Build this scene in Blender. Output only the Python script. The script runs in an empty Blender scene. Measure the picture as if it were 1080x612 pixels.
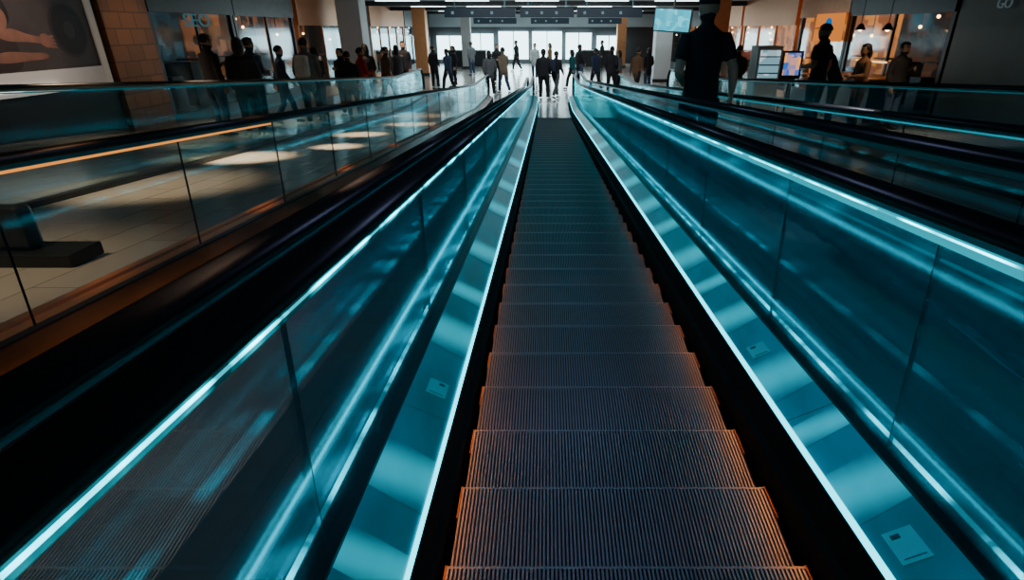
import bpy, bmesh, math, random
from mathutils import Vector, Matrix
random.seed(7)
F=598.0; P=math.atan(276/598.0); SP,CP=math.sin(P),math.cos(P)
TH=P-math.atan(229/598.0)
COL=bpy.context.scene.collection
HS=1.27
# ---------- base path (surface of the steps) ----------
S0,S1=16.4,17.6
DS=0.1
base=[]   # (s,y,z,phi)
y,z=-HS*math.sin(TH),-HS*math.cos(TH)
y-= 3.0*math.cos(TH); z+=3.0*math.sin(TH)
s=-3.0
while s<24.01:
    phi=TH if s<S0 else (TH*(1-(s-S0)/(S1-S0)) if s<S1 else 0.0)
    base.append((s,y,z,phi))
    y+=DS*math.cos(phi); z-=DS*math.sin(phi); s+=DS
ZC=-base[-1][2]
base=[(a,b,c+ZC,d) for a,b,c,d in base]
def B(s):
    i=(s+3.0)/DS; k=max(0,min(len(base)-2,int(i))); t=i-k
    a,b=base[k],base[k+1]
    return (a[1]+(b[1]-a[1])*t, a[2]+(b[2]-a[2])*t, a[3]+(b[3]-a[3])*t)
def PT(x,s,h):
    y,z,phi=B(s); u=HS-h
    return Vector((x,y+u*math.sin(phi),z+u*math.cos(phi)))
def floor_z(Y,h=HS):
    best=min(base,key=lambda b:abs(b[1]-Y))
    return max(best[2],0)+(HS-h) if Y<base[-1][1] else (HS-h)
# ---------- materials ----------
def nmat(name):
    m=bpy.data.materials.new(name); m.use_nodes=True
    return m,m.node_tree.nodes,m.node_tree.links
def pbr(name,col,rough=.5,metal=0.0,noise=0.0,scale=20,bump=0.0,stretch=None,emis=None,es=0,spec=.5):
    m,n,l=nmat(name); b=n['Principled BSDF']
    b.inputs['Specular IOR Level'].default_value=spec
    b.inputs['Base Color'].default_value=(*col,1); b.inputs['Roughness'].default_value=rough; b.inputs['Metallic'].default_value=metal
    if emis: b.inputs['Emission Color'].default_value=(*emis,1); b.inputs['Emission Strength'].default_value=es
    tc=n.new('ShaderNodeTexCoord'); mp=n.new('ShaderNodeMapping'); nt=n.new('ShaderNodeTexNoise')
    nt.inputs['Scale'].default_value=scale
    if stretch: mp.inputs['Scale'].default_value=stretch
    l.new(tc.outputs['Object'],mp.inputs['Vector']); l.new(mp.outputs['Vector'],nt.inputs['Vector'])
    if noise>0:
        mx=n.new('ShaderNodeMix'); mx.data_type='RGBA'
        mx.inputs['A'].default_value=(*[c*(1-noise) for c in col],1); mx.inputs['B'].default_value=(*[min(1,c*(1+noise)) for c in col],1)
        l.new(nt.outputs['Fac'],mx.inputs['Factor']); l.new(mx.outputs['Result'],b.inputs['Base Color'])
        mr=n.new('ShaderNodeMapRange'); mr.inputs['To Min'].default_value=max(0,rough-.1); mr.inputs['To Max'].default_value=min(1,rough+.1)
        l.new(nt.outputs['Fac'],mr.inputs['Value']); l.new(mr.outputs['Result'],b.inputs['Roughness'])
    if bump>0:
        bp=n.new('ShaderNodeBump'); bp.inputs['Strength'].default_value=bump; bp.inputs['Distance'].default_value=.01
        l.new(nt.outputs['Fac'],bp.inputs['Height']); l.new(bp.outputs['Normal'],b.inputs['Normal'])
    return m
def emit(name,col,st,vary=False):
    m,n,l=nmat(name); n.remove(n['Principled BSDF']); e=n.new('ShaderNodeEmission')
    e.inputs['Color'].default_value=(*col,1); e.inputs['Strength'].default_value=st
    if vary:
        tc=n.new('ShaderNodeTexCoord'); mp=n.new('ShaderNodeMapping'); mp.inputs['Scale'].default_value=(0,1,0); nt=n.new('ShaderNodeTexNoise'); nt.inputs['Scale'].default_value=5.5; nt.inputs['Detail'].default_value=4
        l.new(tc.outputs['Object'],mp.inputs[0]); l.new(mp.outputs[0],nt.inputs['Vector'])
        r=n.new('ShaderNodeMapRange'); r.inputs['From Min'].default_value=.42; r.inputs['From Max'].default_value=.62; r.inputs['To Min'].default_value=st*.10; r.inputs['To Max'].default_value=st*1.5
        l.new(nt.outputs['Fac'],r.inputs['Value']); l.new(r.outputs[0],e.inputs['Strength'])
    l.new(e.outputs[0],n['Material Output'].inputs['Surface']); return m
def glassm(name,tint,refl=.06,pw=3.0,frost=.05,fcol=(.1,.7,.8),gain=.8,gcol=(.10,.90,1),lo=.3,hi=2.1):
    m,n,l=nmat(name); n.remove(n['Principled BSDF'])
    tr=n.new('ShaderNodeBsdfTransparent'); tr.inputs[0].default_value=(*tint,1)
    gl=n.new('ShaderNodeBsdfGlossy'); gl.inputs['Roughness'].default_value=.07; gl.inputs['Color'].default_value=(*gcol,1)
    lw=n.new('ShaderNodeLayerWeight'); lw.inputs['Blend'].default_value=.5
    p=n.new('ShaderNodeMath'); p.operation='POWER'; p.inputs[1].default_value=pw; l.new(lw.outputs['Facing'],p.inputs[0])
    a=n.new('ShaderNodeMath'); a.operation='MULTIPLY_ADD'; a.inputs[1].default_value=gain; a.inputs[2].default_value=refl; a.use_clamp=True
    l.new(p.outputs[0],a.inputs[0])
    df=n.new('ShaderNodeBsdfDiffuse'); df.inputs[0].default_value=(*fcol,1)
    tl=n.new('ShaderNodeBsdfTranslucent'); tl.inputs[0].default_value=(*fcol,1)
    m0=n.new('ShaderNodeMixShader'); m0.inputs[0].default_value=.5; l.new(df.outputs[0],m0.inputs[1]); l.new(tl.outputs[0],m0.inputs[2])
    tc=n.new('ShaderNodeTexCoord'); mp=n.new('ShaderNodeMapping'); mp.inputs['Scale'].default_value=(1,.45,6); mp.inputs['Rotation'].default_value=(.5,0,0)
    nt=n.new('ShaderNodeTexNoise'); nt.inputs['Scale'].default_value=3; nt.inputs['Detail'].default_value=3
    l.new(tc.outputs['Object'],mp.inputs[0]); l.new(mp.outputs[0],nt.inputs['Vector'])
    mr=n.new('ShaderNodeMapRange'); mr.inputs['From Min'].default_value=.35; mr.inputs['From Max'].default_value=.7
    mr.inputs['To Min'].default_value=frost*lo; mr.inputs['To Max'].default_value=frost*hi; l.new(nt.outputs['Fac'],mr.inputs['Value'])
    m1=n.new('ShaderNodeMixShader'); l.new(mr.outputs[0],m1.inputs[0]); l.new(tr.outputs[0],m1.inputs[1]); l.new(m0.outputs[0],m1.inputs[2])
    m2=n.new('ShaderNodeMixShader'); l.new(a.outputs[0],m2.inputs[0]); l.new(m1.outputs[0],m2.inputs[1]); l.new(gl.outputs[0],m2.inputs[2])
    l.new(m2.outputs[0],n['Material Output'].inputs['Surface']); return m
M_step=pbr('ribbed_aluminium',(.22,.22,.245),.42,.55,.15,40)
M_groove=pbr('groove_painted_shade',(.006,.006,.007),.7)  # black paints shade into grooves and below the previous step's nosing
M_orange=pbr('orange_painted_highlight',(.26,.075,.015),.45,.3)  # orange strips paint the warm highlights along the step sides
M_skirt=pbr('black_skirt',(.005,.006,.007),.8,0,.2,10,spec=.15)
M_deck=pbr('steel_painted_cyan_light',(.002,.28,.34),.38,.75,.7,3,0,(1,.8,6),spec=.2,emis=(0,.27,.34),es=.12)  # cyan light on the steel put into base colour and faint glow
M_base=pbr('black_channel',(.01,.012,.014),.4,.2)
M_rail=pbr('black_rubber',(.008,.008,.009),.33)
M_alu=pbr('aluminium',(.10,.22,.25),.3,.9)
M_led=emit('cyan_led',(.0,.64,.80),5.0)
M_ledtop=emit('cyan_led_upper',(.0,.55,.70),13.0,True)
M_leddif=emit('cyan_led_diffuser',(.0,.40,.50),1.0,True)
M_leddifr=emit('cyan_led_diffuser_wide',(.0,.42,.54),1.1)
M_ledbase=emit('added_base_glow_led',(.0,.48,.60),9.0,True)
M_leddim=emit('cyan_led_dim',(.0,.38,.48),.8)
M_ledfaint=emit('cyan_led_faint',(.0,.28,.36),.35)
M_ledo=emit('amber_led',(1,.34,.05),1.1)
M_ledos=[emit('added_amber_led_%d'%q,(1,.31,.06),e) for q,e in enumerate((32,20,11,5,2))]  # glow for the added amber strips, weaker further along
def patchm():  # glowing patch painted in place of cyan reflections on the steel
    m=M_deck.copy(); m.name='painted_reflection_cyan'; n=m.node_tree.nodes; l=m.node_tree.links; b=n['Principled BSDF']
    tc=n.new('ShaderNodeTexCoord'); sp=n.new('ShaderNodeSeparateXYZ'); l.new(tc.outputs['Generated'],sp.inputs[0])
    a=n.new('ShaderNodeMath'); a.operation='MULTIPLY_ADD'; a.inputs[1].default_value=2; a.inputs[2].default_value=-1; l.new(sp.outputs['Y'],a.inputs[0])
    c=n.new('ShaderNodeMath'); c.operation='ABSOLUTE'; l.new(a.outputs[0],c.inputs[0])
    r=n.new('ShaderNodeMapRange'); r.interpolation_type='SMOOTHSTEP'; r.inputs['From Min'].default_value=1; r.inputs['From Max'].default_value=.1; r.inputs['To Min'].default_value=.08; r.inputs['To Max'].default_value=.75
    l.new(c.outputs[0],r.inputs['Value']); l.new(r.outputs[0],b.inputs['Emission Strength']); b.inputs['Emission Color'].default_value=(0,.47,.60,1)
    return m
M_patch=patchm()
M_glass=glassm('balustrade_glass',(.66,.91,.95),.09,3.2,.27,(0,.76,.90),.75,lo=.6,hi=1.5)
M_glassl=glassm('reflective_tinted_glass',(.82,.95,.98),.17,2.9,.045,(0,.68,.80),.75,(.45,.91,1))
M_glassn=glassm('neighbour_glass',(.93,.98,.98),.03,4.5,.010,(.03,.5,.55),.6,(.5,.9,1))
M_glassc=glassm('clear_glass',(.88,.93,.95),.04,4.5,.01,(.2,.5,.5),.5,(.8,.95,1))
M_dark=pbr('dark_panel',(.02,.022,.026),.4,.1,.2,5)
M_copper=pbr('copper_trim',(.60,.26,.11),.42,.5,.2,8)
M_copperd=pbr('bronze_deck',(.15,.07,.035),.2,.8,.8,2.5,0,(1,.6,5))
M_white=pbr('white_paint',(.55,.56,.56),.6,0,.05,3)
M_wallc=pbr('wall_grey',(.05,.05,.055),.7,0,.2,2)
M_ceil=pbr('ceiling_paint',(.38,.42,.44),.8,0,.1,2)
M_label=pbr('label_plate',(.02,.38,.44),.4,.5,emis=(0,.38,.46),es=.22)
M_ink=pbr('label_ink',(.01,.12,.15),.5)
def tilem():
    m,n,l=nmat('polished_tiles'); b=n['Principled BSDF']
    tc=n.new('ShaderNodeTexCoord'); br=n.new('ShaderNodeTexBrick'); br.offset=.5
    mp=n.new('ShaderNodeMapping'); mp.inputs['Rotation'].default_value=(0,0,math.pi/2); l.new(tc.outputs['Object'],mp.inputs[0])
    br.inputs['Color1'].default_value=(.33,.30,.27,1); br.inputs['Color2'].default_value=(.38,.35,.315,1); br.inputs['Mortar'].default_value=(.17,.155,.14,1)
    br.inputs['Scale'].default_value=1; br.inputs['Mortar Size'].default_value=.005; br.inputs['Brick Width'].default_value=.9; br.inputs['Row Height'].default_value=.3
    l.new(mp.outputs[0],br.inputs['Vector']); l.new(br.outputs['Color'],b.inputs['Base Color'])
    b.inputs['Roughness'].default_value=.2; b.inputs['Specular IOR Level'].default_value=.8; return m
M_tile=tilem()
def brickm():
    m,n,l=nmat('bronze_blocks'); b=n['Principled BSDF']
    tc=n.new('ShaderNodeTexCoord'); br=n.new('ShaderNodeTexBrick'); br.inputs['Scale'].default_value=1
    br.inputs['Color1'].default_value=(.34,.14,.045,1); br.inputs['Color2'].default_value=(.22,.09,.028,1); br.inputs['Mortar'].default_value=(.13,.055,.018,1)
    br.inputs['Mortar Size'].default_value=.012; br.inputs['Brick Width'].default_value=.45; br.inputs['Row Height'].default_value=.3
    sx=n.new('ShaderNodeSeparateXYZ'); cx=n.new('ShaderNodeCombineXYZ')
    l.new(tc.outputs['Object'],sx.inputs[0]); l.new(sx.outputs['Y'],cx.inputs['X']); l.new(sx.outputs['Z'],cx.inputs['Y'])
    l.new(cx.outputs[0],br.inputs['Vector']); l.new(br.outputs['Color'],b.inputs['Base Color']); b.inputs['Roughness'].default_value=.5; b.inputs['Metallic'].default_value=.2
    return m
M_brick=brickm()
# ---------- mesh helpers ----------
def link(o,parent=None,label=None,cat=None,kind=None,group=None):
    COL.objects.link(o)
    if parent: o.parent=parent
    if label: o['label']=label
    if cat: o['category']=cat
    if kind: o['kind']=kind
    if group: o['group']=group
    return o
def mk(name,V,Fc,mat,parent=None,smooth=False,**k):
    me=bpy.data.meshes.new(name); me.from_pydata([tuple(v) for v in V],[],Fc); me.materials.append(mat)
    bm=bmesh.new(); bm.from_mesh(me); bmesh.ops.recalc_face_normals(bm,faces=bm.faces); bm.to_mesh(me); bm.free()
    if smooth:
        for p in me.polygons: p.use_smooth=True
    o=bpy.data.objects.new(name,me); return link(o,parent,**k)
def empty(name,loc=(0,0,0),**k):
    o=bpy.data.objects.new(name,None); o.empty_display_size=.1; o.location=loc; return link(o,None,**k)
def boxv(x0,x1,y0,y1,z0,z1):
    return [(x0,y0,z0),(x1,y0,z0),(x1,y1,z0),(x0,y1,z0),(x0,y0,z1),(x1,y0,z1),(x1,y1,z1),(x0,y1,z1)]
BF=[(0,1,2,3),(4,5,6,7),(0,1,5,4),(1,2,6,5),(2,3,7,6),(3,0,4,7)]
def box(name,b,mat,parent=None,bev=0,**k):
    x0,x1,y0,y1,z0,z1=b; c=Vector(((x0+x1)/2,(y0+y1)/2,min(z0,z1)))
    off=Vector((0,0,0)) if parent else c
    o=mk(name,[Vector(v)-off for v in boxv(*b)],BF,mat,parent,**k)
    if not parent: o.location=c
    if bev:
        m=o.modifiers.new('bevel','BEVEL'); m.width=bev; m.segments=2
    return o
def sweep(name,stations,prof,mat,parent=None,smooth=False,closed=True,**k):
    """stations: list of s ; prof: list of (x,h)"""
    V=[];n=len(prof)
    for s in stations:
        for x,h in prof: V.append(PT(x,s,h))
    Fc=[]
    for i in range(len(stations)-1):
        for j in range(n if closed else n-1):
            a=i*n+j; b=i*n+(j+1)%n; Fc.append((a,b,b+n,a+n))
    if closed:
        Fc.append(tuple(range(n))); Fc.append(tuple(range((len(stations)-1)*n,len(stations)*n)))
    return mk(name,V,Fc,mat,parent,smooth,**k)
def sts(a,b):
    r=[a]
    if a<S0-.01 and b>S0: r.append(S0-.02)
    x=max(a,S0)
    if b>S0:
        t=S0+.2
        while t<min(b,S1+.21):
            if t>a: r.append(t)
            t+=.2
    r.append(b)
    out=[r[0]]
    for q in r[1:]:
        if q>out[-1]+.01: out.append(q)
    return out
def rect(x0,x1,h0,h1): return [(x0,h0),(x1,h0),(x1,h1),(x0,h1)]
SE=20.6
# ---------- balustrade ----------
def balustrade(xg,d,htop,joints,label,top=M_ledtop,low=M_led,glass=None,hb=.945,simple=False,s_start=-1.6,grp='balustrades',top_range=None,core=None,outer=None,basel=False,deckm=None,seam=.003,rw=.050):
    """d=+1: steps lie at smaller x"""
    E=empty('glass_railing' if simple else 'escalator_balustrade',PT(xg,0,HS),label=label,cat='escalator balustrade' if not simple else 'glass railing',group=grp)
    inv=Vector(E.location)
    def par(o):
        for v in o.data.vertices: v.co-=inv
        o.parent=E; return o
    xs=xg-d*.175
    rh=htop-.045
    st=sts(s_start,SE)
    if not simple:
        par(sweep('skirt_panel',st,rect(xs,xs+d*.03,1.42,1.03),M_skirt))
        par(sweep('added_strip_shield_lip',sts(s_start,17.5),[(xs,1.150),(xs-d*.018,1.168),(xs-d*.018,1.182),(xs-d*.0165,1.182),(xs-d*.0165,1.172),(xs,1.172)],M_skirt))  # lip added to keep the amber strips out of view
        a=s_start
        L=1.55
        while a<SE-.05:
            b=min(a+L,SE)
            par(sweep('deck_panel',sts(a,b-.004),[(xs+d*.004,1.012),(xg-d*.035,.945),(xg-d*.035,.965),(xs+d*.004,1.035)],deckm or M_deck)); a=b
        par(sweep('base_channel',st,[(xg-d*.035,.935),(xg+d*.006,.935),(xg+d*.006,.98),(xg-d*.035,.98)],M_base))
        if low: par(sweep('skirt_light_strip',st,[(xs-d*.003,1.008),(xs+d*.004,1.003),(xs+d*.004,1.02),(xs-d*.003,1.022)],low,label='glowing light strip'))
        par(sweep('outer_deck',st,rect(xg+d*.006,xg+d*.085,.94,1.40),outer or M_dark))
        if basel: par(sweep('added_base_glow',st,rect(xg+d*.030,xg+d*.040,.932,.94),M_ledbase,label='added cyan strip lighting the foot of the glass'))  # hidden strip added to make the lower glass glow
    else:
        par(sweep('base_channel',st,rect(xg-.04,xg+.04,hb,1.06),M_base))
    # glass
    js=[s_start]+[j for j in joints if s_start+.1<j<SE-.8]+[SE]
    for i in range(len(js)-1):
        g_=seam if seam else .0015
        a,b=js[i]+g_,js[i+1]-g_
        ss=sts(a,b)
        poly=[PT(0,q,hb+.02) for q in ss]+[PT(0,q,htop-.02) for q in reversed(ss)]
        if i==len(js)-2:
            tp=PT(0,b,htop-.02); bot=PT(0,b,hb+.02); c=(tp+bot)/2; r=(tp.z-bot.z)/2
            poly=[PT(0,q,hb+.02) for q in ss]+[Vector((0,c.y+r*math.cos(t),c.z+r*math.sin(t))) for t in [(-90+18*w)*math.pi/180 for w in range(1,10)]]+[PT(0,q,htop-.02) for q in reversed(ss)]
        n=len(poly); V=[Vector((xg-.005,p.y,p.z)) for p in poly]+[Vector((xg+.005,p.y,p.z)) for p in poly]
        Fc=[tuple(range(n)),tuple(range(n,2*n))]+[(j,(j+1)%n,(j+1)%n+n,j+n) for j in range(n)]
        par(mk('glass_panel',V,Fc,glass or M_glassc))
        if seam and not simple and i<len(js)-2:
            par(sweep('panel_joint',[b+.0003,b+2*seam-.0003],rect(xg-.0052,xg+.0052,htop-.02,hb+.02),M_base,label='thin dark seam between glass panes'))
    par(sweep('rail_guide',st,rect(xg-.018,xg+.018,rh+.012,rh+.036),M_alu))
    if top:
        a,b=top_range if top_range else (s_start,SE)
        if core:
            par(sweep('light_diffuser',sts(a,b),rect(xg-d*.016,xg-d*.007,rh+.037,rh+core[0]),core[1],label='soft cyan diffuser under the handrail'))
            par(sweep('upper_light_strip',sts(a,b),rect(xg-d*.020,xg-d*.0162,rh+.042,rh+.0460),top,label='glowing strip under the handrail'))
        else:
            par(sweep('upper_light_strip',sts(a,b),rect(xg-d*.016,xg-d*.007,rh+.040,rh+.050),top,label='glowing strip under the handrail'))
    path=[]
    for q in st:
        y,z,phi=B(q); u=HS-rh; path.append((y+u*math.sin(phi),z+u*math.cos(phi),math.sin(phi),math.cos(phi)))
    tp=PT(0,SE,rh); bz=(HS-1.0)+PT(0,SE,HS).z; r=(tp.z-bz)/2
    for w in range(1,13):
        t=math.radians(90-15*w); path.append((tp.y+r*math.cos(t),bz+r+r*math.sin(t),math.cos(t),math.sin(t)))
    prof=[]
    for w in range(14):
        t=2*math.pi*w/14; prof.append((rw*math.copysign(abs(math.cos(t))**.7,math.cos(t)),.020*math.copysign(abs(math.sin(t))**.7,math.sin(t))))
    V=[];n=14
    for (y,z,ny,nz) in path:
        for px,pu in prof: V.append((xg+px,y+pu*ny,z+pu*nz))
    Fc=[]
    for i in range(len(path)-1):
        for j in range(n):
            a=i*n+j;b=i*n+(j+1)%n; Fc.append((a,b,b+n,a+n))
    Fc+= [tuple(range(n)),tuple(range((len(path)-1)*n,len(path)*n))]
    par(mk('handrail',V,Fc,M_rail,smooth=True))
    return E,par
def js(a,step): return [a+step*i for i in range(25)]
ER,parR=balustrade(.91,1,.345,[1.26,2.12,3.25]+js(4.35,1.1),'clear glass balustrade with black handrail and cyan light strips',glass=M_glass,core=(.066,M_leddifr),basel=True,seam=.002)
EL,parL=balustrade(-.475,-1,.395,js(.93-1.18,1.18),'tinted glass balustrade glowing cyan with black rubber handrail',glass=M_glassl,core=(.058,M_leddif),basel=True,seam=.0018)
balustrade(1.10,-1,.240,js(.6,1.15),'back-to-back glass balustrade of the neighbouring escalator, black handrail',glass=M_glassn,top=None,low=None,seam=0,deckm=M_dark)
balustrade(2.46,1,.320,js(.6,1.15),'outer glass balustrade of the neighbouring escalator with cyan strip',glass=M_glassn,top=M_leddim,low=M_leddim,seam=.0015,rw=.060)
balustrade(-.665,1,.425,js(.6,1.15),'black handrail balustrade standing against the glowing one',glass=M_glassn,top=M_leddim,low=None,seam=0,deckm=M_dark)
EA,parA=balustrade(-2.03,-1,.345,js(.9,1.15),'glass balustrade with amber light strip beside the tiled floor',glass=M_glassn,top=M_ledo,low=None,top_range=(-1.6,4.3),outer=M_copper,deckm=M_copperd,seam=.0012)
balustrade(-4.3,-1,.15,js(.5,1.5),'long glass railing with black handrail in front of shoppers',simple=True,hb=1.0,s_start=2.0,grp='glass railings',top=M_ledfaint,glass=M_glassn)
balustrade(4.2,1,.17,js(.5,1.5),'long glass railing with black handrail beside the shops',simple=True,hb=1.0,s_start=2.0,grp='glass railings',top=M_ledfaint,glass=M_glassn)
parA(sweep('copper_ledge',sts(-1.6,SE),[(-2.118,.925),(-2.16,.925),(-2.16,1.049),(-2.118,1.049)],M_copper,label='copper-coloured metal ledge'))
def deckquad(name,d,xg,s0,s1,t0,t1,mat,par_,lift=.0015,label=None,skew=0.0):
    xs=xg-d*.175
    def q(s,t):
        x=xs+d*.004+(xg-d*.035-xs-d*.004)*t; h=1.012+(.945-1.012)*t
        return PT(x,s,h-lift)
    V=[q(s0,t0),q(s1,t0),q(s1+skew,t1),q(s0+skew,t1)]
    V+= [v+Vector((0,0,-.0012)) for v in V]
    o=par_(mk(name,V,BF,mat)); 
    if label: o['label']=label
    return o
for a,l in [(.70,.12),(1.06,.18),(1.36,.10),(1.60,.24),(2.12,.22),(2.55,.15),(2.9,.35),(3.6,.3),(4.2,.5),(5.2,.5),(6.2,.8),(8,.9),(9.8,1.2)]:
    deckquad('painted_reflection',1,.91,a,a+l,.01,.99,M_patch,parR,label='soft cyan reflection painted on the deck',skew=.03)
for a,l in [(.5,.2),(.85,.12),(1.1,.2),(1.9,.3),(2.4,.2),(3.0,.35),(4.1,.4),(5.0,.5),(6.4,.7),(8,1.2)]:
    deckquad('painted_reflection',-1,-.475,a,a+l,.01,.99,M_patch,parL,label='soft cyan reflection painted on the deck',skew=.03)
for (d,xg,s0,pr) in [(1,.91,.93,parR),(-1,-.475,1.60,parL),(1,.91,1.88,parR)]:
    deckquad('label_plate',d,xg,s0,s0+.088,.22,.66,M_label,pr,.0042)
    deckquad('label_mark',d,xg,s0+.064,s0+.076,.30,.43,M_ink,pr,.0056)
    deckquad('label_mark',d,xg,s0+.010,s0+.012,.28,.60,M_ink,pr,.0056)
# added amber strips, hidden behind an added lip, lighting the treads
for x,pr,d in [(.735,parR,-1),(-.300,parL,1)]:
    for q,(a,b) in enumerate([(-.5,2.0),(2.0,2.8),(2.8,3.8),(3.8,5.2),(5.2,7.5)]):
        pr(sweep('added_amber_strip',[a,b],rect(x+d*.0005,x+d*.0035,1.176,1.186),M_ledos[q],label='thin amber strip added to light the treads'))
# ---------- steps ----------
PITCH=.32
def step_mesh(W,ridges):
    V=[];Fc=[];MI=[]
    prof=[]
    p=W/ridges
    for i in range(ridges):
        x=-W/2+i*p
        prof+= [(x,0),(x+p*.5,0),(x+p*.54,1),(x+p*.96,1)]
    prof.append((W/2,0))
    dp=.010
    al=[(-PITCH/2+.001,-.12),(-PITCH/2+.001,-.056),(-PITCH/2+.006,-.049),(-PITCH/2+.05,-.042),(0,-.021),(PITCH/2-.05,-.004),(PITCH/2-.018,0.0),(PITCH/2-.0165,0.0),(PITCH/2-.008,-.0005),(PITCH/2-.003,-.006),(PITCH/2-.002,-.12)]
    n=len(prof)
    for k,(y,zt) in enumerate(al):
        for (x,lv) in prof:
            V.append((x,y,zt-(dp*lv if 0<k<7 else 0)))
    for i in range(len(al)-1):
        for j in range(n-1):
            a=i*n+j; Fc.append((a,a+1,a+1+n,a+n)); MI.append(1 if (prof[j][1]==1 and prof[j+1][1]==1 and i<6) or i<2 else 0)
    return V,Fc,MI
V,Fc,MI=step_mesh(.985,86)
me_step=bpy.data.meshes.new('escalator_step'); me_step.from_pydata(V,[],Fc); me_step.materials.append(M_step); me_step.materials.append(M_groove)
for p,i in zip(me_step.polygons,MI): p.material_index=i
me_edge=bpy.data.meshes.new('edge_highlight_strip')
ev=boxv(-.003,.003,.03,PITCH/2-.004,-.09,0.001)
ev=[(x,y,(z-.014 if (z>-.01 and y<.1) else z)) for x,y,z in ev]; me_edge.from_pydata(ev,[],BF); me_edge.materials.append(M_orange)
def lay_steps(xc,s_a,detail,label,group):
    s=s_a
    while s<17.55:
        y,z,phi=B(s)
        o=bpy.data.objects.new('escalator_step',me_step); o.location=(xc,y,z); o.rotation_euler=(-phi,0,0)
        link(o,label=label,cat='escalator step',group=group)
        if detail:
            for sx in (-1,1):
                c=bpy.data.objects.new('edge_highlight_strip',me_edge); c.location=(sx*.4960,0,-.002); link(c,o,label='orange side highlight strip')
        s+=PITCH
SA=.715-PITCH
lay_steps(.2175,SA,True,'ribbed grey metal escalator step with orange highlights painted along its sides','steps of the main escalator')
lay_steps(-1.35,SA,False,'ribbed grey metal step of the neighbouring escalator','steps of the neighbouring escalators')
lay_steps(1.78,SA,False,'ribbed grey metal step of the neighbouring escalator','steps of the neighbouring escalators')
M_plate=pbr('landing_plate',(.55,.54,.52),.22,.7,.1,30)
for xc in (.2175,-1.35,1.78):
    o=sweep('landing_plate',sts(17.52,SE+.6),rect(xc-.5,xc+.5,1.268,1.40),M_plate,label='flat brushed metal landing plate at the foot of the escalator',cat='landing plate',group='landing plates')
# ---------- floors ----------
prof=[(-10.2,1.05),(-2.165,1.05),(-2.165,1.6),(2.56,1.6),(2.56,1.05),(10.2,1.05)]
sweep('floor',sts(-2.5,21.2),prof,M_tile,closed=False,kind='structure')
y1=B(21.2)[0]
box('floor_hall',(-14,14,y1+.001,62,-.2,0),M_tile,kind='structure').name='floor_1'
CE=ZC+1.05
box('ceiling',(-14,14,-3,62,CE,CE+.2),M_ceil,kind='structure')
box('wall_left',(-10.4,-10.2,-3,62,-.5,CE),M_wallc,kind='structure')
box('wall_right',(10.2,10.4,-3,62,-.5,CE),M_wallc,kind='structure')
box('wall_back',(-10.4,10.4,-3.2,-3,-.5,CE),M_wallc,kind='structure')
# ---------- far end windows ----------
M_day=emit('daylight_pane',(.62,.94,1.0),6.0)
YF=46
box('wall_far',(-10.4,10.4,YF+.4,YF+.6,-.2,CE),M_wallc,kind='structure')
i=1
for x0,w_,zt in [(-8.2,1.9,1.9),(-5.9,1.9,2.05),(-3.6,2.2,2.2),(-1.1,2.2,2.2),(1.4,1.9,2.1),(3.7,1.8,1.9)]:
    box('window_%d'%i,(x0,x0+w_,YF+.1,YF+.15,.3,zt),M_day,kind='structure'); i+=1
    box('trim_%d'%i,(x0+w_/2-.03,x0+w_/2+.03,YF+.02,YF+.09,.3,zt),M_alu,kind='structure')
box('trim_20',(-10.2,10.2,YF-.6,YF,2.5,CE),M_ceil,kind='structure')
for q,(xa,xb) in enumerate([(-6.8,-4.2),(2.2,4.6)]):
    E=empty('information_desk',((xa+xb)/2,42.5,0),label='low dark reception desk before the bright windows',cat='desk',group='far desks')
    w_=(xb-xa)/2
    box('desk_body',(-w_,w_,-.3,.3,0,1.0),M_dark,E); box('desk_top',(-w_-.05,w_+.05,-.38,.38,1.0,1.06),M_white,E)
M_sign=pbr('sign_navy',(.012,.028,.045),.4,emis=(.02,.07,.11),es=.12)
M_pic=emit('sign_pictogram',(.5,.8,1),.3)
for k,(u0,u1,Y) in enumerate([(470,544,24),(549,605,24),(608,676,24),(500,545,38),(560,600,38),(620,655,38)]):
    d=Y*.91; x0=(u0-577)/F*d; x1=(u1-577)/F*d; z0=ZC+(.38 if Y<30 else .25); z1=z0+(.33 if Y<30 else .33)
    E=empty('hanging_sign',((x0+x1)/2,Y,z0),label='long dark navy overhead direction sign hung from the ceiling',cat='hanging sign',group='overhead signs')
    w=(x1-x0)/2
    box('sign_board',(-w,w,-.05,.05,0,z1-z0),M_sign,E)
    for sx in (-.7,.7): box('hanger_rod',(sx*w-.015,sx*w+.015,-.015,.015,z1-z0,CE-z0),M_alu,E)
    for q in range(3):
        xx=-w*.8+q*w*.55; box('sign_pictogram',(xx,xx+.10,-.056,-.05,.11,.21),M_pic,E)
M_lamp=emit('ceiling_and_fill_lamp',(.75,.95,1.0),5)
for Y in (25.5,28.5,32,36,40,44):
    for x in (-6,-3.2,-.4,2.4,5.2):
        E=empty('ceiling_light',(x,Y,CE-.06),label='linear white ceiling light fixture',cat='ceiling light',group='ceiling lights')
        box('light_housing',(-.9,.9,-.14,.14,.03,.06),M_white,E); box('light_lens',(-.86,.86,-.11,.11,0,.03),M_lamp,E)
for Y in (26.8,34,42):
    box('trim_%d'%(30+int(Y)),(-10.2,10.2,Y,Y+.25,CE-.18,CE),M_dark,kind='structure')
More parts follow.
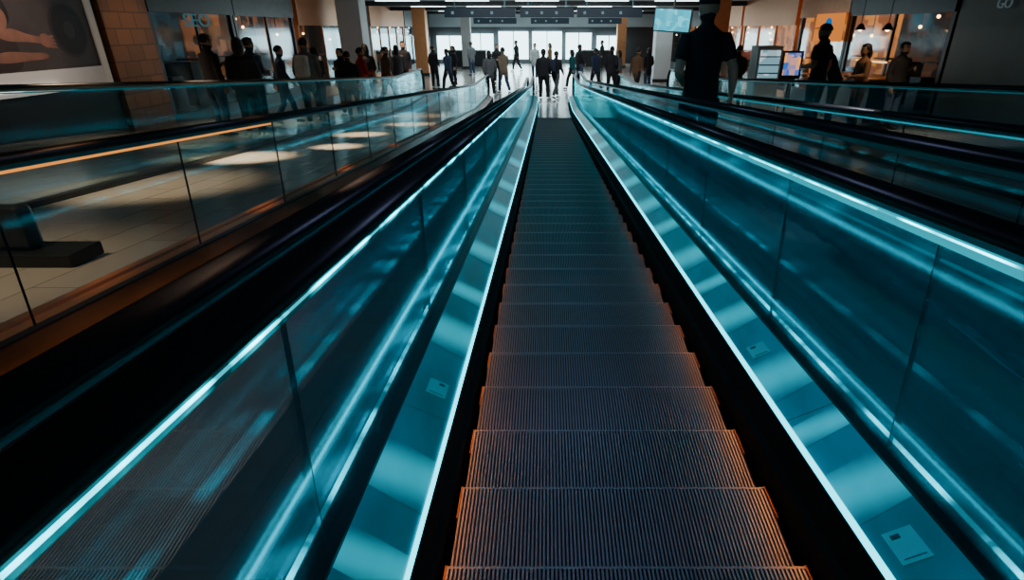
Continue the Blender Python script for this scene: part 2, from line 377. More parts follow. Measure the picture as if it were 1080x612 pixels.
# ---------- shop fronts ----------
def warm_mat(name,c1,c2,st,sc=3):
    m,n,l=nmat(name); b=n['Principled BSDF']; b.inputs['Base Color'].default_value=(.05,.03,.02,1)
    tc=n.new('ShaderNodeTexCoord'); v=n.new('ShaderNodeTexVoronoi'); v.inputs['Scale'].default_value=sc; v.distance='CHEBYCHEV'
    r=n.new('ShaderNodeValToRGB'); r.color_ramp.elements[0].color=(*c1,1); r.color_ramp.elements[1].color=(*c2,1); r.color_ramp.elements[0].position=.35; r.color_ramp.elements[1].position=.95
    sp=n.new('ShaderNodeSeparateColor'); l.new(tc.outputs['Object'],v.inputs['Vector']); l.new(v.outputs['Color'],sp.inputs[0]); l.new(sp.outputs[0],r.inputs[0]); l.new(r.outputs[0],b.inputs['Emission Color']); b.inputs['Emission Strength'].default_value=st
    return m
M_int={'warm':warm_mat('lit_display_warm',(.03,.010,.004),(.70,.20,.05),.4),
 'orange':warm_mat('lit_display_orange',(.35,.08,.012),(1,.32,.05),1.1),
 'cool':warm_mat('lit_display_cool',(.004,.012,.018),(.04,.16,.21),.25),
 'dark':warm_mat('lit_display_dark',(.012,.005,.003),(.30,.09,.025),.3)}
M_bulb=emit('warm_bulb',(1,.50,.18),14); M_bulbw=emit('white_bulb',(.85,.95,1),8)
def shop(side,y0,y1_,kind,label,frame=M_dark,header=None,xf=8.5,bulbs=True):
    zb=min(floor_z(y0,1.05),floor_z(y1_,1.05)) if y1_<21.5 else 0
    xa=side*xf
    E=empty('shopfront',(xa,(y0+y1_)/2,zb),label=label,cat='shopfront')
    w=(y1_-y0)/2; H=CE-zb; D=side*1.5
    def bx(n,x0,x1,a,b,c,d,m,**k): return box(n,(min(x0,x1),max(x0,x1),a,b,c,d),m,E,**k)
    bx('shop_header',-side*.05,side*.15,-w,w,2.5,H,header or frame)
    bx('door_post',0,side*.12,-w,-w+.12,0,2.5,frame); bx('door_post',0,side*.12,w-.12,w,0,2.5,frame)
    nb=max(1,int(2*w/1.6))
    for i in range(1,nb): 
        yy=-w+2*w*i/nb; bx('mullion',0,side*.06,yy-.03,yy+.03,.35,2.5,frame)
    bx('window_sill',0,side*.2,-w,w,0,.35,frame)
    bx('shop_window',side*.04,side*.05,-w+.12,w-.12,.35,2.5,M_glassc)
    bx('display_wall',D*.98,D,-w,w,.35,H,M_int[kind])
    for i in range(nb*2):
        yy=-w+2*w*(i+.5)/(nb*2); bx('display_shelf',D*.5,D*.9,yy-.3,yy+.3,.9+.5*(i%2),.94+.5*(i%2),frame)
        bx('display_cabinet',D*.35,D*.8,yy-.22,yy+.22,.35,.8+.3*((i*7)%3),M_dark if i%2 else frame)
    if bulbs:
        for i in range(nb*2):
            yy=-w+2*w*(i+.5)/(nb*2)
            bm=bmesh.new(); bmesh.ops.create_uvsphere(bm,u_segments=10,v_segments=6,radius=.04)
            me=bpy.data.meshes.new('lamp_bulb'); bm.to_mesh(me); bm.free(); me.materials.append(M_bulb if kind!='cool' else M_bulbw)
            o=bpy.data.objects.new('lamp_bulb',me); o.location=(side*(.4+.3*(i%3)),yy,2.0+.22*((i*5)%3)); link(o,E)
            bx('lamp_cord',side*(.4+.3*(i%3))-.008,side*(.4+.3*(i%3))+.008,yy-.008,yy+.008,2.05+.22*((i*5)%3),H,frame)
    return E
shop(-1,13.4,17.0,'cool','dark glazed shopfront with faint teal display',bulbs=False)
shop(-1,17.05,21.0,'warm','shopfront with warm spot lamps behind dark glass')
shop(-1,21.3,26,'warm','copper-framed shopfront with small white lamps',frame=M_copper)
shop(-1,30,37,'warm','bronze shopfront lit from inside',frame=M_copper)
shop(-1,37.2,45,'cool','teal glazed shopfront beside bright windows')
shop(1,13.1,17.6,'dark','dark shopfront with warm scattered display lights behind glass')
shop(1,17.65,21.0,'orange','open shop glowing orange with lamps',header=M_copper)
shop(1,21.3,27,'orange','orange-lit shop with copper header',frame=M_copper)
shop(1,27.3,34,'orange','bronze shopfront glowing amber with copper frame',frame=M_copper)
shop(1,34.2,45,'orange','distant shopfront glowing amber')
def text(body,loc,rot,size,mat,label,cat='wall lettering',ext=.01,parent=None,sx=1):
    c=bpy.data.curves.new('lettering','FONT'); c.body=body; c.size=size; c.extrude=ext; c.align_x='CENTER'; c.align_y='CENTER'
    t=bpy.data.objects.new('lettering_source',c); COL.objects.link(t); bpy.context.view_layer.update()
    me=bpy.data.meshes.new_from_object(t.evaluated_get(bpy.context.evaluated_depsgraph_get())); bpy.data.objects.remove(t)
    me.materials.clear(); me.materials.append(mat)
    o=bpy.data.objects.new('wall_lettering',me); o.location=loc; o.rotation_euler=rot; o.scale=(sx,1,1)
    return link(o,parent,label=label,cat=None if parent else cat)
M_txt=emit('letter_glow_teal',(.10,.30,.36),.34)
text('SEO',(-8.36,15.0,ZC+.16),(math.pi/2,0,math.pi/2),.40,M_txt,'faint teal capital letters on the dark shop header',sx=1.6)
# poster left
M_post=pbr('poster_print',(.075,.055,.05),.35,0,.5,2)
M_skinp=pbr('poster_tan',(.30,.13,.085),.5,0,.5,5)
M_frame=pbr('poster_frame',(.70,.66,.62),.4,emis=(.8,.72,.65),es=.08); M_lit=emit('poster_lamp',(1,.9,.8),2)  # faint emission put into the frame so it looks lit
E=empty('wall_poster',(-8.5,9.8,ZC-1.0),label='large framed poster with tan figure and dark round shape',cat='poster')
def bx(n,a,b,c,d,e,f,m): return box(n,(a,b,c,d,e,f),m,E)
bx('poster_panel',0,.05,-2.0,1.75,.36,1.95,M_post)
bx('poster_frame',-.02,.08,-2.1,-2.0,0,2.0,M_frame); bx('poster_frame',-.02,.08,1.75,1.9,0,2.0,M_frame); bx('poster_frame',-.02,.06,-2.0,1.75,0,.36,M_frame)
bx('picture_light',.06,.12,-1.8,.6,.08,.12,M_lit)
def shape(n,pts,m,x):
    """smooth closed outline on the poster plane from control points (y,z)"""
    k=len(pts); out=[]
    for i in range(k):
        p0,p1,p2,p3=[pts[(i+j-1)%k] for j in range(4)]
        for s_ in range(6):
            t=s_/6
            out.append(tuple(.5*((2*p1[c])+(-p0[c]+p2[c])*t+(2*p0[c]-5*p1[c]+4*p2[c]-p3[c])*t*t+(-p0[c]+3*p1[c]-3*p2[c]+p3[c])*t**3) for c in (0,1)))
    V=[(x,a+.25,b) for a,b in out]
    return mk(n,V,[tuple(range(len(V)))],m,E)
M_hairp=pbr('poster_dark_hair',(.015,.010,.010),.5); M_tan2=pbr('poster_dark_clothes',(.045,.025,.022),.5,0,.4,6)
shape('printed_torso',[(-1.5,.38),(-1.55,.9),(-1.2,1.2),(-.7,1.22),(-.3,1.0),(-.2,.7),(-.35,.38)],M_tan2,.0525)
shape('printed_hair',[(-.75,1.0),(-.85,1.3),(-.6,1.52),(-.25,1.45),(-.18,1.15),(-.4,.98)],M_hairp,.0530)
shape('printed_face',[(-.58,1.02),(-.60,1.22),(-.42,1.36),(-.25,1.24),(-.26,1.06),(-.4,.95)],M_skinp,.0535)
shape('printed_arm',[(-.55,.92),(-.25,1.0),(.05,.92),(.32,.86),(.28,.78),(-.0,.80),(-.35,.82)],M_skinp,.0540)
shape('printed_arm',[(-.9,.55),(-.5,.66),(.0,.64),(.30,.62),(.30,.54),(-.05,.52),(-.5,.50)],M_skinp,.0540)
shape('printed_hand',[(.26,.78),(.30,.90),(.42,.92),(.50,.84),(.48,.74),(.38,.70)],M_skinp,.0545)
for q in range(4): shape('printed_finger',[(.44,.87-.045*q),(.54,.90-.055*q),(.60,.87-.06*q),(.54,.86-.055*q),(.46,.83-.045*q)],M_skinp,.0550+.0004*q)
M_ring=pbr('poster_grey',(.05,.042,.042),.5)
def disc(n,y_,z_,ry,rz,m,x): return mk(n,[(x,y_+ry*math.cos(t*math.pi/16),z_+rz*math.sin(t*math.pi/16)) for t in range(32)],[tuple(range(32))],m,E)
disc('printed_disc',1.22,.98,.40,.46,M_ring,.058); disc('printed_disc',1.22,.98,.36,.41,M_hairp,.059); disc('printed_disc',1.22,.98,.12,.14,M_ring,.060)
box('trim_70',(-8.75,-8.5,7.5,11.85,0,CE),M_dark,kind='structure')
box('trim_71',(-8.8,-8.42,11.9,13.3,0,CE),M_brick,kind='structure')
box('trim_72',(-10.2,-8.5,26.1,29.9,0,CE),M_wallc,kind='structure')
for x,Y,w,m in [(-7.6,24.5,.45,M_white),(-6.9,34,.35,M_copper),(5.6,30,.4,M_white),(6.6,24,.3,M_copper),(-5.2,40,.3,M_white),(4.9,41,.3,M_copper)]:
    E=empty('column',(x,Y,0),label=('white square column' if m==M_white else 'bronze clad square column')+' rising to the ceiling',cat='column')
    box('column_shaft',(-w,w,-w,w,0,CE),m,E,bev=.02); box('column_base',(-w-.04,w+.04,-w-.04,w+.04,0,.15),M_dark,E)
M_wr=pbr('pale_teal_panel',(.16,.21,.22),.5,0,.2,3)
box('trim_73',(8.5,8.75,8.0,13.0,0,CE),M_wr,kind='structure')
M_lw=emit('letter_glow_white',(.45,.60,.65),.12)
text('GO',(8.47,11.75,ZC+.42),(math.pi/2,0,-math.pi/2),.25,M_lw,'pale capital letters on the wall panel')
# warm orange lit sign panel with a round blue emblem over the orange shop
E=empty('shop_sign',(8.40,18.6,ZC-.35),label='lit orange shop sign panel with a round blue emblem',cat='shop sign')
box('sign_panel',(-.04,.0,-.9,.9,0,.75),emit('sign_orange',(1,.30,.05),.8),E)
mk('round_emblem',[(-.045,.26*math.cos(t*math.pi/12),.38+.26*math.sin(t*math.pi/12)) for t in range(24)],[tuple(range(24))],emit('emblem_blue',(.02,.20,.55),.8),E)
d=21.5
E=empty('hanging_screen',((709-577)/F*19.3,d,ZC-.12),label='cyan glowing monitor hung from the ceiling',cat='screen')
E.rotation_euler=(0,.06,-.5)
M_scr=warm_mat('screen_picture',(.0,.40,.55),(.10,.80,1),1.5,5)
box('screen_case',(-.66,.66,0,.1,0,.75),M_dark,E); box('screen_face',(-.62,.62,-.01,0,.04,.71),M_scr,E); box('ceiling_bracket',(-.03,.03,.02,.08,.75,CE-ZC+.12),M_dark,E)
E=empty('kiosk',((815-577)/F*14.8,16.2,floor_z(16.2,1.05)),label='white kiosk with a colourful framed picture',cat='kiosk')
box('kiosk_body',(-.42,.22,-.3,.3,0,1.72),M_white,E,bev=.02); box('kiosk_window',(-.36,.16,-.31,-.3,.95,1.62),warm_mat('kiosk_glow',(.25,.5,.6),(.75,.95,1),.8,4),E)
M_kb=pbr('kiosk_blue',(.02,.08,.16),.4)
for q in range(3): box('kiosk_shelf',(-.36,.16,-.33,-.31,1.05+.2*q,1.08+.2*q),M_kb,E)
box('picture_board',(.3,.85,-.1,-.04,.9,1.6),M_dark,E); box('picture_print',(.36,.79,-.11,-.1,1.0,1.55),warm_mat('picture_colours',(.02,.12,.45),(1,.4,.05),1.4,6),E)
box('picture_post',(.55,.6,-.08,-.03,0,.9),M_dark,E)
E=empty('shop_counter',(7.5,14.4,floor_z(14.4,1.05)),label='dark shop counter with lit glass case and small pendant lamps',cat='shop counter')
box('counter_body',(-.35,.35,-1.1,1.3,0,.95),M_dark,E); box('counter_top',(-.42,.42,-1.16,1.36,.95,1.0),M_copper,E)
box('glass_case',(-.25,.25,-.9,.4,1.0,1.35),M_glassc,E); box('case_light',(-.05,.05,-.85,.35,1.31,1.34),emit('case_lamp',(1,.5,.2),3),E)
for q in range(2):
    yy=-.65+1.2*q
    box('lamp_cord',(-.008,.008,yy-.008,yy+.008,2.12,CE-floor_z(14.4,1.05)),M_dark,E)
    mk('lamp_shade',[(r*math.cos(t*math.pi/6),yy+r*math.sin(t*math.pi/6),zz) for r,zz in ((.04,2.12),(.13,1.98)) for t in range(12)],[(k,(k+1)%12,(k+1)%12+12,k+12) for k in range(12)],M_dark,E)
    mk('lamp_bulb',[(r*math.cos(t*math.pi/4),yy+r*math.sin(t*math.pi/4),zz) for r,zz in ((.03,2.04),(.05,1.99),(.02,1.95)) for t in range(8)],[(k+8*j,(k+1)%8+8*j,(k+1)%8+8+8*j,k+8+8*j) for k in range(8) for j in range(2)],M_bulb,E)
x,Y=-2.95,3.15; z=floor_z(Y,1.05)
E=empty('floor_stand',(x,Y,z),label='black metal floor stand base on the tiled floor',cat='floor stand')
box('stand_base',(-.5,.22,-.13,.13,0,.08),M_base,E,bev=.01)
box('stand_post',(-.45,-.05,-.06,.06,.08,.34),M_base,E,bev=.03)
# ---------- people ----------
def ring_tube(bm,pts,rad,seg=12):
    rings=[]
    n=len(pts)
    for i,p in enumerate(pts):
        t=(pts[min(i+1,n-1)]-pts[max(i-1,0)]).normalized()
        ref=Vector((1,0,0)) if abs(t.x)<.8 else Vector((0,1,0))
        e2=t.cross(ref).normalized(); e1=e2.cross(t).normalized()
        a,b=rad[i] if isinstance(rad[i],tuple) else (rad[i],rad[i])
        rings.append([bm.verts.new(p+e1*a*math.cos(q)+e2*b*math.sin(q)) for q in [2*math.pi*k/seg for k in range(seg)]])
    for i in range(n-1):
        for k in range(seg): bm.faces.new((rings[i][k],rings[i][(k+1)%seg],rings[i+1][(k+1)%seg],rings[i+1][k]))
    bm.faces.new(rings[0][::-1]); bm.faces.new(rings[-1])
def make_body(P,vox):
    bm=bmesh.new(); segs=[]
    V=Vector
    lean=P.get('lean',0)
    J=0 if P.get('short') else .012   # jacket bulk
    def L(z,y=0,x=0): return V((x,y+lean*(max(z-.95,0)),z))
    tz=[(.80,.155,.115),(.86,.172+J,.128+J),(.95,.168+J,.122+J),(1.08,.158+J,.112+J),(1.20,.168+J,.118+J),(1.31,.185+J,.124+J),(1.39,.192+J,.110+J),(1.44,.160,.088),(1.475,.100,.070),(1.50,.066,.062)]
    ring_tube(bm,[L(a) for a,_,_ in tz],[(b,c) for _,b,c in tz],16)
    segs+= [(L(.99),L(1.45),.15,'top'),(L(.80),L(.86),.15,'bottom' if P.get('short') else 'top')]
    ring_tube(bm,[L(1.44),L(1.50,.005),L(1.56,.015)],[.072,.060,.057]); segs.append((L(1.52),L(1.56,.01),.055,'skin'))
    hz=[(1.510,.025,.030,.030),(1.530,.052,.055,.035),(1.565,.070,.084,.022),(1.61,.079,.096,.010),(1.65,.082,.101,.0),(1.69,.078,.096,-.004),(1.725,.062,.076,-.006),(1.748,.032,.040,-.006)]
    ring_tube(bm,[L(a,.012+dy) for a,_,_,dy in hz],[(b,c) for _,b,c,_ in hz],16); segs.append((L(1.57,.02),L(1.70,.01),.08,'skin'))
    ring_tube(bm,[L(1.645,.10),L(1.615,.122),L(1.60,.108)],[.010,.015,.012],8)
    for sx in (-1,1):
        ring_tube(bm,[L(1.655,0,sx*.082),L(1.63,-.002,sx*.090),L(1.60,.0,sx*.082)],[(.009,.018)]*3,8)
        sh=L(1.395,0,sx*.178); el=P['el'][0 if sx<0 else 1]; wr=P['wr'][0 if sx<0 else 1]
        el=V(el)+V((0,lean*.2,0)); wr=V(wr)+V((0,lean*.1,0))
        k=1.0 if P.get('short') else 1.2
        ring_tube(bm,[L(1.42,0,sx*.09),sh,sh.lerp(el,.3),sh.lerp(el,.62),sh.lerp(el,.70),el,el.lerp(wr,.25),el.lerp(wr,.7),wr],[.055,.068,.064*(1.1 if k==1 else 1),.060*(1.12 if k==1 else 1.0),.047*k,.044*k,.046*k,.037*k,.029*(1.15 if k>1 else 1)])
        segs+= [(sh,sh.lerp(el,.60 if P.get('short') else 1),.05,'top'),(sh.lerp(el,.70),el,.045,'skin' if P.get('short') else 'top'),(el,wr,.038,'skin' if P.get('short') else 'top')]
        d=(wr-el).normalized(); side=V((sx,0,0)); fw=d.cross(side).normalized()
        if fw.y<0: fw=-fw
        pe=wr+d*.085
        ring_tube(bm,[wr,wr+d*.03,pe],[(.018,.028),(.017,.040),(.014,.042)],10) if abs(d.x)<.8 else ring_tube(bm,[wr,wr+d*.03,pe],[(.028,.018),(.04,.017),(.042,.014)],10)
        segs.append((wr,pe,.03,'skin'))
        for f,(off,ln) in enumerate([(.032,.070),(.011,.080),(-.011,.075),(-.032,.058)]):
            a=pe+fw*off-d*.01; b=a+d*ln*.5-side*.010+fw*.006; c=a+d*ln*.9-side*.034+fw*.012
            ring_tube(bm,[a,b,c],[.0095,.009,.0075],7); segs.append((a,c,.012,'skin'))
        a=wr+d*.025+fw*.03; b=a+d*.03+fw*.026-side*.01; c=b+d*.032+fw*.006-side*.008
        ring_tube(bm,[a,b,c],[.012,.011,.008],7); segs.append((a,c,.012,'skin'))
        hp=V((sx*.092,0,.90)); kn=V(P['kn'][0 if sx<0 else 1]); an=V(P['an'][0 if sx<0 else 1])
        ring_tube(bm,[hp,hp.lerp(kn,.3),hp.lerp(kn,.75),kn,kn.lerp(an,.3),kn.lerp(an,.7),an.lerp(kn,.08)],[.100,.098,.080,.072,.072,.064,.062])
        segs+= [(hp,kn,.08,'bottom'),(kn,an+V((0,0,.04)),.055,'bottom')]
        toe=V(P['toe'][0 if sx<0 else 1]); heel=an+(an-toe).normalized()*.05; heel.z=min(an.z,toe.z+.02) if an.z<.12 else an.z-.05
        ring_tube(bm,[heel+V((0,0,-.01)),an.lerp(toe,.35)+V((0,0,-.02)),toe],[(.036,.04),(.045,.040),(.038,.026)]) 
        segs+= [(heel,toe,.045,'shoe'),(an,an.lerp(toe,.5),.05,'shoe')]
    me=bpy.data.meshes.new('body_source'); bmesh.ops.recalc_face_normals(bm,faces=bm.faces); bm.to_mesh(me); bm.free()
    o=bpy.data.objects.new('body_source',me); COL.objects.link(o)
    m=o.modifiers.new('r','REMESH'); m.mode='VOXEL'; m.voxel_size=vox
    bpy.context.view_layer.update()
    m2=bpy.data.meshes.new_from_object(o.evaluated_get(bpy.context.evaluated_depsgraph_get())); bpy.data.objects.remove(o)
    bm=bmesh.new(); bm.from_mesh(m2)
    for _ in range(2): bmesh.ops.smooth_vert(bm,verts=bm.verts,factor=.5,use_axis_x=True,use_axis_y=True,use_axis_z=True)
    zmin=min(v.co.z for v in bm.verts)
    for v in bm.verts: v.co.z-=zmin
    bm.to_mesh(m2); bm.free()
    tags={'skin':0,'top':1,'bottom':2,'shoe':3}
    S=[(a-V((0,0,zmin)),b-a,max((b-a).length_squared,1e-9),r,tags[t]) for a,b,r,t in segs]
    mi=[]
    for p in m2.polygons:
        c=p.center; best=9;bt=0
        for a,ab,l2,r,t in S:
            k=max(0,min(1,(c-a).dot(ab)/l2)); dd=(c-a-ab*k).length-r
            if dd<best: best=dd;bt=t
        mi.append(bt)
    return m2,mi,zmin
def std_arm(sx,fw=0.0,out=.0): return (sx*(.225+out),-.03+fw*.4,1.13),(sx*(.215+out),.05+fw,.90)
def pose(kind):
    lel,lwr=std_arm(-1); rel,rwr=std_arm(1)
    p={'el':[lel,rel],'wr':[lwr,rwr],'kn':[(-.10,.02,.50),(.10,.02,.50)],'an':[(-.10,-.01,.085),(.10,-.01,.085)],'toe':[(-.125,.16,.03),(.125,.16,.03)]}
    if kind=='stand':
        p['kn']=[(-.10,.00,.50),(.13,.07,.50)]; p['an']=[(-.09,-.03,.085),(.16,.04,.085)]; p['toe']=[(-.11,.14,.03),(.22,.19,.03)]
        p['el']=[(-.225,-.06,1.14),(.24,.0,1.14)]; p['wr']=[(-.205,.02,.90),(.16,.17,.96)]
    if kind=='walk':
        p['kn']=[(-.09,.17,.53),(.10,-.05,.50)]; p['an']=[(-.09,.24,.10),(.10,-.28,.15)]; p['toe']=[(-.10,.40,.045),(.11,-.14,.03)]
        p['el']=[(-.22,-.10,1.14),(.22,.06,1.14)]; p['wr']=[(-.22,-.14,.90),(.20,.20,.97)]; p['lean']=.05
    if kind=='phone':
        p['el']=[(-.22,.03,1.13),(.23,-.02,1.13)]; p['wr']=[(-.08,.25,1.24),(.215,.05,.90)]
    if kind=='hold':
        p['el']=[(-.22,.04,1.13),(.22,.04,1.13)]; p['wr']=[(-.10,.25,1.12),(.10,.25,1.08)]
    if kind=='lean':
        p['lean']=.45; p['el']=[(-.2,.25,1.13),(.2,.25,1.13)]; p['wr']=[(-.15,.42,.98),(.15,.42,.98)]
    if kind=='man':
        p['short']=True; p['el']=[(-.240,-.05,1.14),(.275,-.05,1.15)]; p['wr']=[(-.14,.19,1.04),(.33,.08,.95)]
        p['kn']=[(-.12,.02,.50),(.12,.04,.50)]
    if kind=='short': p['short']=True; p['el'][0]=(-.22,.0,1.13); p['wr'][0]=(-.10,.22,1.10)
    return p
bodies={k:make_body(pose(k),.010 if k=='man' else .0145) for k in ('stand','walk','phone','hold','lean','man','short')}
def hair_mesh(style):
    bm=bmesh.new(); bmesh.ops.create_uvsphere(bm,u_segments=20,v_segments=14,radius=1)
    kill=[]
    for v in bm.verts:
        x,y,z=v.co
        if y>.35 and z<.35: kill.append(v); continue
        if style=='short' and z<-.45: kill.append(v); continue
        if style=='cap' and z<-.1: kill.append(v); continue
        v.co=Vector((x*.091,y*.112-.002,z*.106))
        if style=='long' and z<0: v.co.z=z*.30; v.co.x*=1.12; v.co.y=min(v.co.y,-.01)-.03
    bmesh.ops.delete(bm,geom=kill,context='VERTS')
    if style=='cap':
        vs=[bm.verts.new((x,y,z)) for x,y,z in [(-.07,.07,.03),(-.05,.17,.02),(0,.20,.02),(.05,.17,.02),(.07,.07,.03)]]+[bm.verts.new((x,y,z)) for x,y,z in [(-.07,.07,.038),(-.05,.17,.028),(0,.20,.028),(.05,.17,.028),(.07,.07,.038)]]
        bm.faces.new(vs[:5]); bm.faces.new(vs[5:]); 
        for i in range(4): bm.faces.new((vs[i],vs[i+1],vs[i+6],vs[i+5]))
    bmesh.ops.solidify(bm,geom=bm.faces[:],thickness=.004)
    me=bpy.data.meshes.new('hair'); bm.to_mesh(me); bm.free()
    for p in me.polygons: p.use_smooth=True
    return me
hairs={k:hair_mesh(k) for k in('short','long','cap')}
mc={}
def cloth(c):
    if c not in mc: mc[c]=pbr('cloth_'+c,C[c],.85,0,.3,14,.3)
    return mc[c]
C={'black':(.018,.018,.022),'navy':(.03,.05,.10),'grey':(.15,.16,.17),'white':(.50,.52,.52),'red':(.45,.02,.015),'brown':(.17,.08,.035),'teal':(.01,.14,.16),'beige':(.34,.26,.18),'denim':(.06,.11,.20)}
SK=[pbr('skin_light',(.62,.36,.25),.55),pbr('skin_tan',(.42,.23,.15),.55)]
M_shoe=pbr('shoe_leather',(.02,.02,.02),.5); M_shoew=pbr('shoe_white',(.5,.5,.5),.5); M_hair=pbr('hair_dark',(.012,.009,.008),.5); M_eye=pbr('eye_dark',(.01,.01,.01),.2)
bm=bmesh.new(); bmesh.ops.create_uvsphere(bm,u_segments=8,v_segments=6,radius=.011); me_eye=bpy.data.meshes.new('eye'); bm.to_mesh(me_eye); bm.free(); me_eye.materials.append(M_eye)
def person(u,Y,kind,face,top,bot,hair,h,label,surf='side',bag=None):
    hh=1.05 if surf=='side' else HS
    z=floor_z(Y,hh) if Y<y1 else 0
    if surf=='hall': z=max(floor_z(Y,HS),0) if Y<y1 else 0
    zc=z+.9
    fwd=Y*CP+(ZC-zc-.3)*SP; x=(u-577)/F*fwd
    me,mi,zm=bodies[kind]; me=me.copy(); me.name='person'
    me.materials.clear()
    for m in (SK[int(u)%2] if kind!='man' else SK[0],cloth(top),cloth(bot),M_shoe if int(u)%3 else M_shoew): me.materials.append(m)
    for p,i in zip(me.polygons,mi): p.material_index=i; p.use_smooth=True
    o=bpy.data.objects.new('person',me); o.location=(x,Y,z+.002); o.rotation_euler=(0,0,math.radians(face)); sc=h/1.75; o.scale=(sc*(1+.06*math.sin(u)),sc*(1+.08*math.sin(u*2)),sc)
    link(o,label=label,cat='person')
    ln={'lean':.45,'walk':.05}.get(kind,0)
    hm=hairs[hair].copy(); hm.materials.clear(); hm.materials.append(M_hair if hair!='cap' else cloth('black'))
    ho=bpy.data.objects.new('cap' if hair=='cap' else 'hair',hm); ho.location=(0,.012+ln*.70,1.658-zm); link(ho,o)
    for sx in(-1,1):
        e=bpy.data.objects.new('eye',me_eye); e.location=(sx*.032,.104+ln*.7,1.652-zm); link(e,o)
    if bag:
        b=empty('backpack',(0,0,0),label=bag+' fabric backpack worn by a standing person',cat='backpack')
        R=Matrix.Rotation(math.radians(face),4,'Z'); b.location=Vector((x,Y,z))+R@Vector((0,-.25*sc,1.02*sc)); b.rotation_euler=(0,0,math.radians(face))
        box('bag_body',(-.14,.14,-.07,.08,0,.40),cloth(bag),b,bev=.045); box('bag_pocket',(-.10,.10,-.10,-.07,.04,.20),cloth(bag),b,bev=.02)
        for sx in(-1,1): box('bag_strap',(sx*.09-.018,sx*.09+.018,.07,.10,.10,.39),cloth('black'),b,bev=.005)
    return o
person(740,6.05,'man',3,'black','black','cap',1.99,'person in black short-sleeved shirt and black cap, back turned',surf='step')
L=[(221,10.3,'phone',-30,'black','navy','short',1.66,'person in dark clothes looking at a phone','side',None),
(254,10.2,'stand',25,'black','black','long',1.60,'person in black coat standing behind the glass railing','side',None),
(265,11.3,'hold',-30,'navy','black','short',1.66,'person in navy top close beside a friend','side',None),
(294,12.9,'walk',-60,'navy','denim','short',1.60,'person in navy jacket walking past the shops','side',None),
(323,12.2,'stand',0,'grey','black','short',1.70,'person in grey top wearing a pale backpack','side','white'),
(333,14.0,'hold',60,'black','black','long',1.60,'person in black top chatting in a group','side',None),
(360,15.0,'phone',150,'black','black','long',1.62,'long-haired person in black facing the escalators','side',None),
(367,14.2,'stand',10,'black','navy','short',1.52,'person in black jacket seen from behind','side',None),
(381,15.8,'hold',-50,'red','black','short',1.66,'person in dark red jacket holding something','side',None),
(387,17.2,'stand',40,'black','black','long',1.78,'person in black standing with the group','side',None),
(406,18.4,'walk',-100,'brown','black','short',1.70,'person in brown jacket walking across','side',None),
(419,19.5,'walk',20,'grey','denim','long',1.72,'person in pale top walking away','side',None),
(426,20.9,'stand',180,'black','black','short',1.80,'person in black facing the escalators','side',None),
(865,10.7,'short',35,'black','black','cap',1.84,'person in black cap and black t-shirt behind the railing','side',None),
(884,12.3,'lean',60,'black','black','short',1.70,'person bending forward over the railing','side',None),
(911,11.4,'hold',90,'brown','black','long',1.56,'person in brown top holding an item','side',None),
(950,11.6,'phone',200,'black','denim','short',1.60,'person in black facing forward with a phone','side',None),
(778,17.5,'stand',-20,'black','navy','short',1.75,'person in dark clothes near the orange shop','side',None),
(766,19.5,'walk',170,'grey','black','long',1.66,'person in grey walking toward the escalators','side',None),
(516,23.0,'stand',10,'grey','black','long',1.66,'person in grey top standing on the hall floor','hall',None),
(531,24.2,'walk',35,'beige','denim','short',1.74,'person in beige jacket walking away','hall',None),
(524,29,'hold',200,'black','black','short',1.74,'person in black facing the escalators, hands together','hall',None),
(573,21.9,'stand',-15,'black','black','short',1.74,'person in black standing past the landing','hall',None),
(586,22.4,'walk',-40,'black','grey','short',1.66,'person in black jacket and grey trousers walking away','hall','navy'),
(564,31,'walk',180,'white','navy','short',1.74,'person in white top walking toward the escalators','hall',None),
(580,33,'stand',90,'brown','black','long',1.70,'person in brown coat waiting','hall',None),
(604,26,'walk',60,'teal','black','long',1.60,'person in teal top walking past','hall',None),
(611,27.4,'stand',-60,'black','denim','short',1.76,'person in black top and denim walking together','hall',None),
(629,25.0,'walk',30,'navy','black','short',1.68,'person in navy walking away','hall',None),
(645,23.2,'stand',-30,'black','black','short',1.80,'tall person in black standing','hall',None),
(653,24.4,'phone',60,'grey','black','long',1.62,'person in grey looking at a phone','hall',None),
(457,26,'stand',-35,'black','black','short',1.76,'person in black coat standing near the shops','hall',None),
(472,25,'walk',55,'navy','black','short',1.66,'person in navy coat walking','hall',None),
(478,26.8,'stand',120,'black','black','long',1.72,'person in black talking with a friend','hall',None),
(497,34,'stand',40,'grey','navy','short',1.74,'person in grey at a distance','hall',None),
(545,37,'walk',70,'black','black','short',1.76,'distant person in black walking away','hall',None),
(635,38,'stand',90,'black','black','short',1.74,'distant person in black by the windows','hall',None),
(672,23,'walk',-50,'brown','black','short',1.74,'person in brown jacket walking','hall',None),
(684,25,'stand',20,'black','denim','long',1.68,'person in black top standing by the column','hall',None)]
for a in L: person(*a)
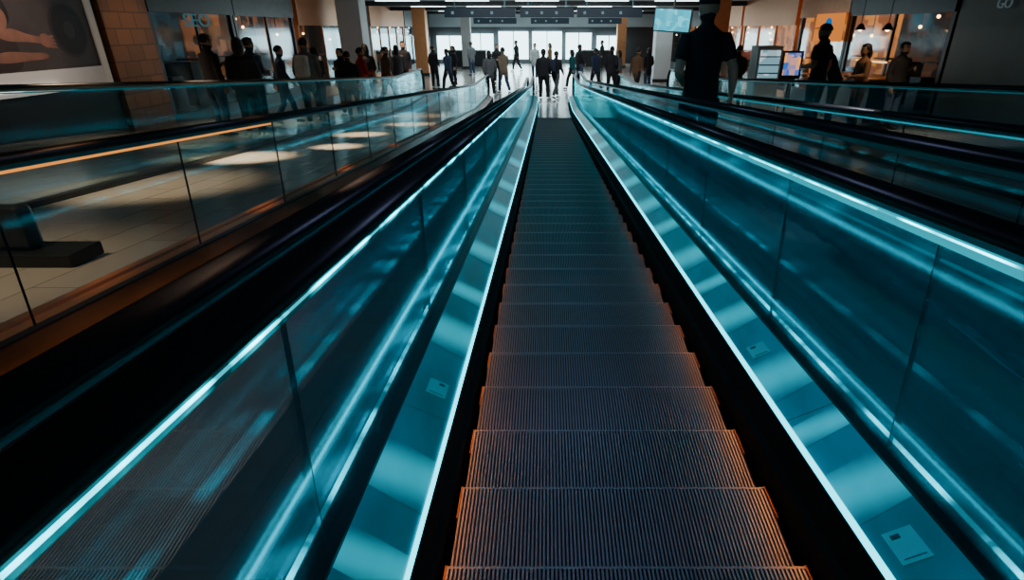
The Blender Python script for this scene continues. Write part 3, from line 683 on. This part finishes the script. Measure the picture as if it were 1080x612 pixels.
# ---------- lamps ----------
def area(name,loc,rot,sx,sy,e,col,label):
    l=bpy.data.lights.new(name,'AREA'); l.shape='RECTANGLE'; l.size=sx; l.size_y=sy; l.energy=e; l.color=col
    o=bpy.data.objects.new(name,l); o.location=loc; o.rotation_euler=rot; link(o,label=label,cat='lamp'); return o
def spot(loc,target,e,col,ang,label,soft=.06):
    l=bpy.data.lights.new('ceiling_and_fill_spot','SPOT'); l.energy=e; l.color=col; l.spot_size=math.radians(ang); l.spot_blend=.8; l.shadow_soft_size=soft
    o=bpy.data.objects.new('ceiling_and_fill_spot',l); o.location=loc; o.rotation_euler=(Vector(target)-Vector(loc)).to_track_quat('-Z','Y').to_euler(); link(o,label=label,cat='lamp'); return o
for Y,c,e in ((1.5,(.42,.52,1),5.5),(3.6,(.36,.58,1),4.5),(6,(.20,.65,1),4),(9,(.12,.75,1),4.5),(12,(.10,.80,1),5),(15.5,(.12,.80,1),5)):
    area('ceiling_and_fill_lamp',(.2,Y,CE-.05),(0,0,0),.8,.25,e,c,'cool fill light added above the escalator')  # unseen lamps added to tint treads and decks blue to teal
for Y in (1.0,2.2,3.6,5.5):
    spot((-1.35,Y,CE-.05),(-1.3,Y-.1,0),170,(.62,.66,1) if Y>2.5 else (1,.64,.46),50,'added fill spot over the neighbouring escalator',.15)  # added to brighten the neighbouring steps behind the glass
WM=(1,.72,.45)
for x,Y,e,c,an in [(-3.3,2.4,170,WM,65),(-3.9,5.2,380,WM,50),(-4.0,7.2,2200,WM,30),(-3.2,8.4,2600,WM,18),(-3.4,10.2,2800,WM,22),(-3.0,12.4,2200,WM,24),(-6.5,9.5,180,WM,70),(-6.5,13,220,WM,70),(-5.6,16.5,300,WM,60),(-3.3,15,900,WM,35),(-5,20,260,WM,70),(-2.1,2.2,60,(1,.48,.20),14),(-2.1,3.8,180,(1,.48,.20),12),(-2.1,5.6,300,(1,.48,.20),10),(-2.1,7.6,380,(1,.48,.20),10),(-2.1,10.5,420,(1,.48,.20),14),  # floor-pool spots; the narrow orange ones are added to light the copper
    (6.2,10.5,150,WM,70),(6.2,14,110,WM,70),(6.2,18,200,WM,70),(3.6,12,60,WM,60),(7.0,9.5,80,(.7,.85,1),60),(2.3,4.7,420,(.85,.86,1),46)]:  # includes spots added to light the shoppers and the man in black
    spot((x,Y,CE-.05),(x,Y+.5,0),e,c,an,'overhead spot for floor pools and added fill',.10)
spot((-6.6,9.6,CE-.1),(-8.5,9.8,ZC-.2),110,(1,.85,.75),70,'spotlight aimed at the poster')
spot((-6.6,12.6,CE-.1),(-8.5,12.6,ZC-.3),45,(1,.65,.35),60,'spotlight aimed at the bronze wall')
area('hall_lamp',(0,31,CE-.35),(0,0,0),12,8,380,(.75,.95,1),'cool hall ceiling lamp')
area('crowd_fill_lamp',(0,20,CE-.15),(.9,0,0),8,.4,90,(.85,.93,1),'added fill light facing the hall crowd')  # unseen frontal fill added so the crowd's skin shows
area('hall_ceiling_fill',(0,34,1.6),(math.pi,0,0),14,20,120,(.75,.95,1),'soft fill light added to brighten the hall ceiling')  # unseen upward fill added to lift the dark ceiling
area('daylight_lamp',(-1,YF-.8,1.4),(-math.pi/2,0,0),12,2,320,(.75,.95,1),'daylight through the end windows')
w=bpy.data.worlds.new('World'); bpy.context.scene.world=w; w.use_nodes=True
w.node_tree.nodes['Background'].inputs[0].default_value=(.005,.04,.055,1); w.node_tree.nodes['Background'].inputs[1].default_value=.5
cam=bpy.data.cameras.new('camera'); co=bpy.data.objects.new('camera',cam); COL.objects.link(co)
cam.sensor_width=36; cam.lens=F/1080*36; cam.shift_x=-37/1080; cam.clip_start=.02
co.location=(0,0,ZC); co.rotation_euler=(math.pi/2-P,0,0)
bpy.context.scene.camera=co
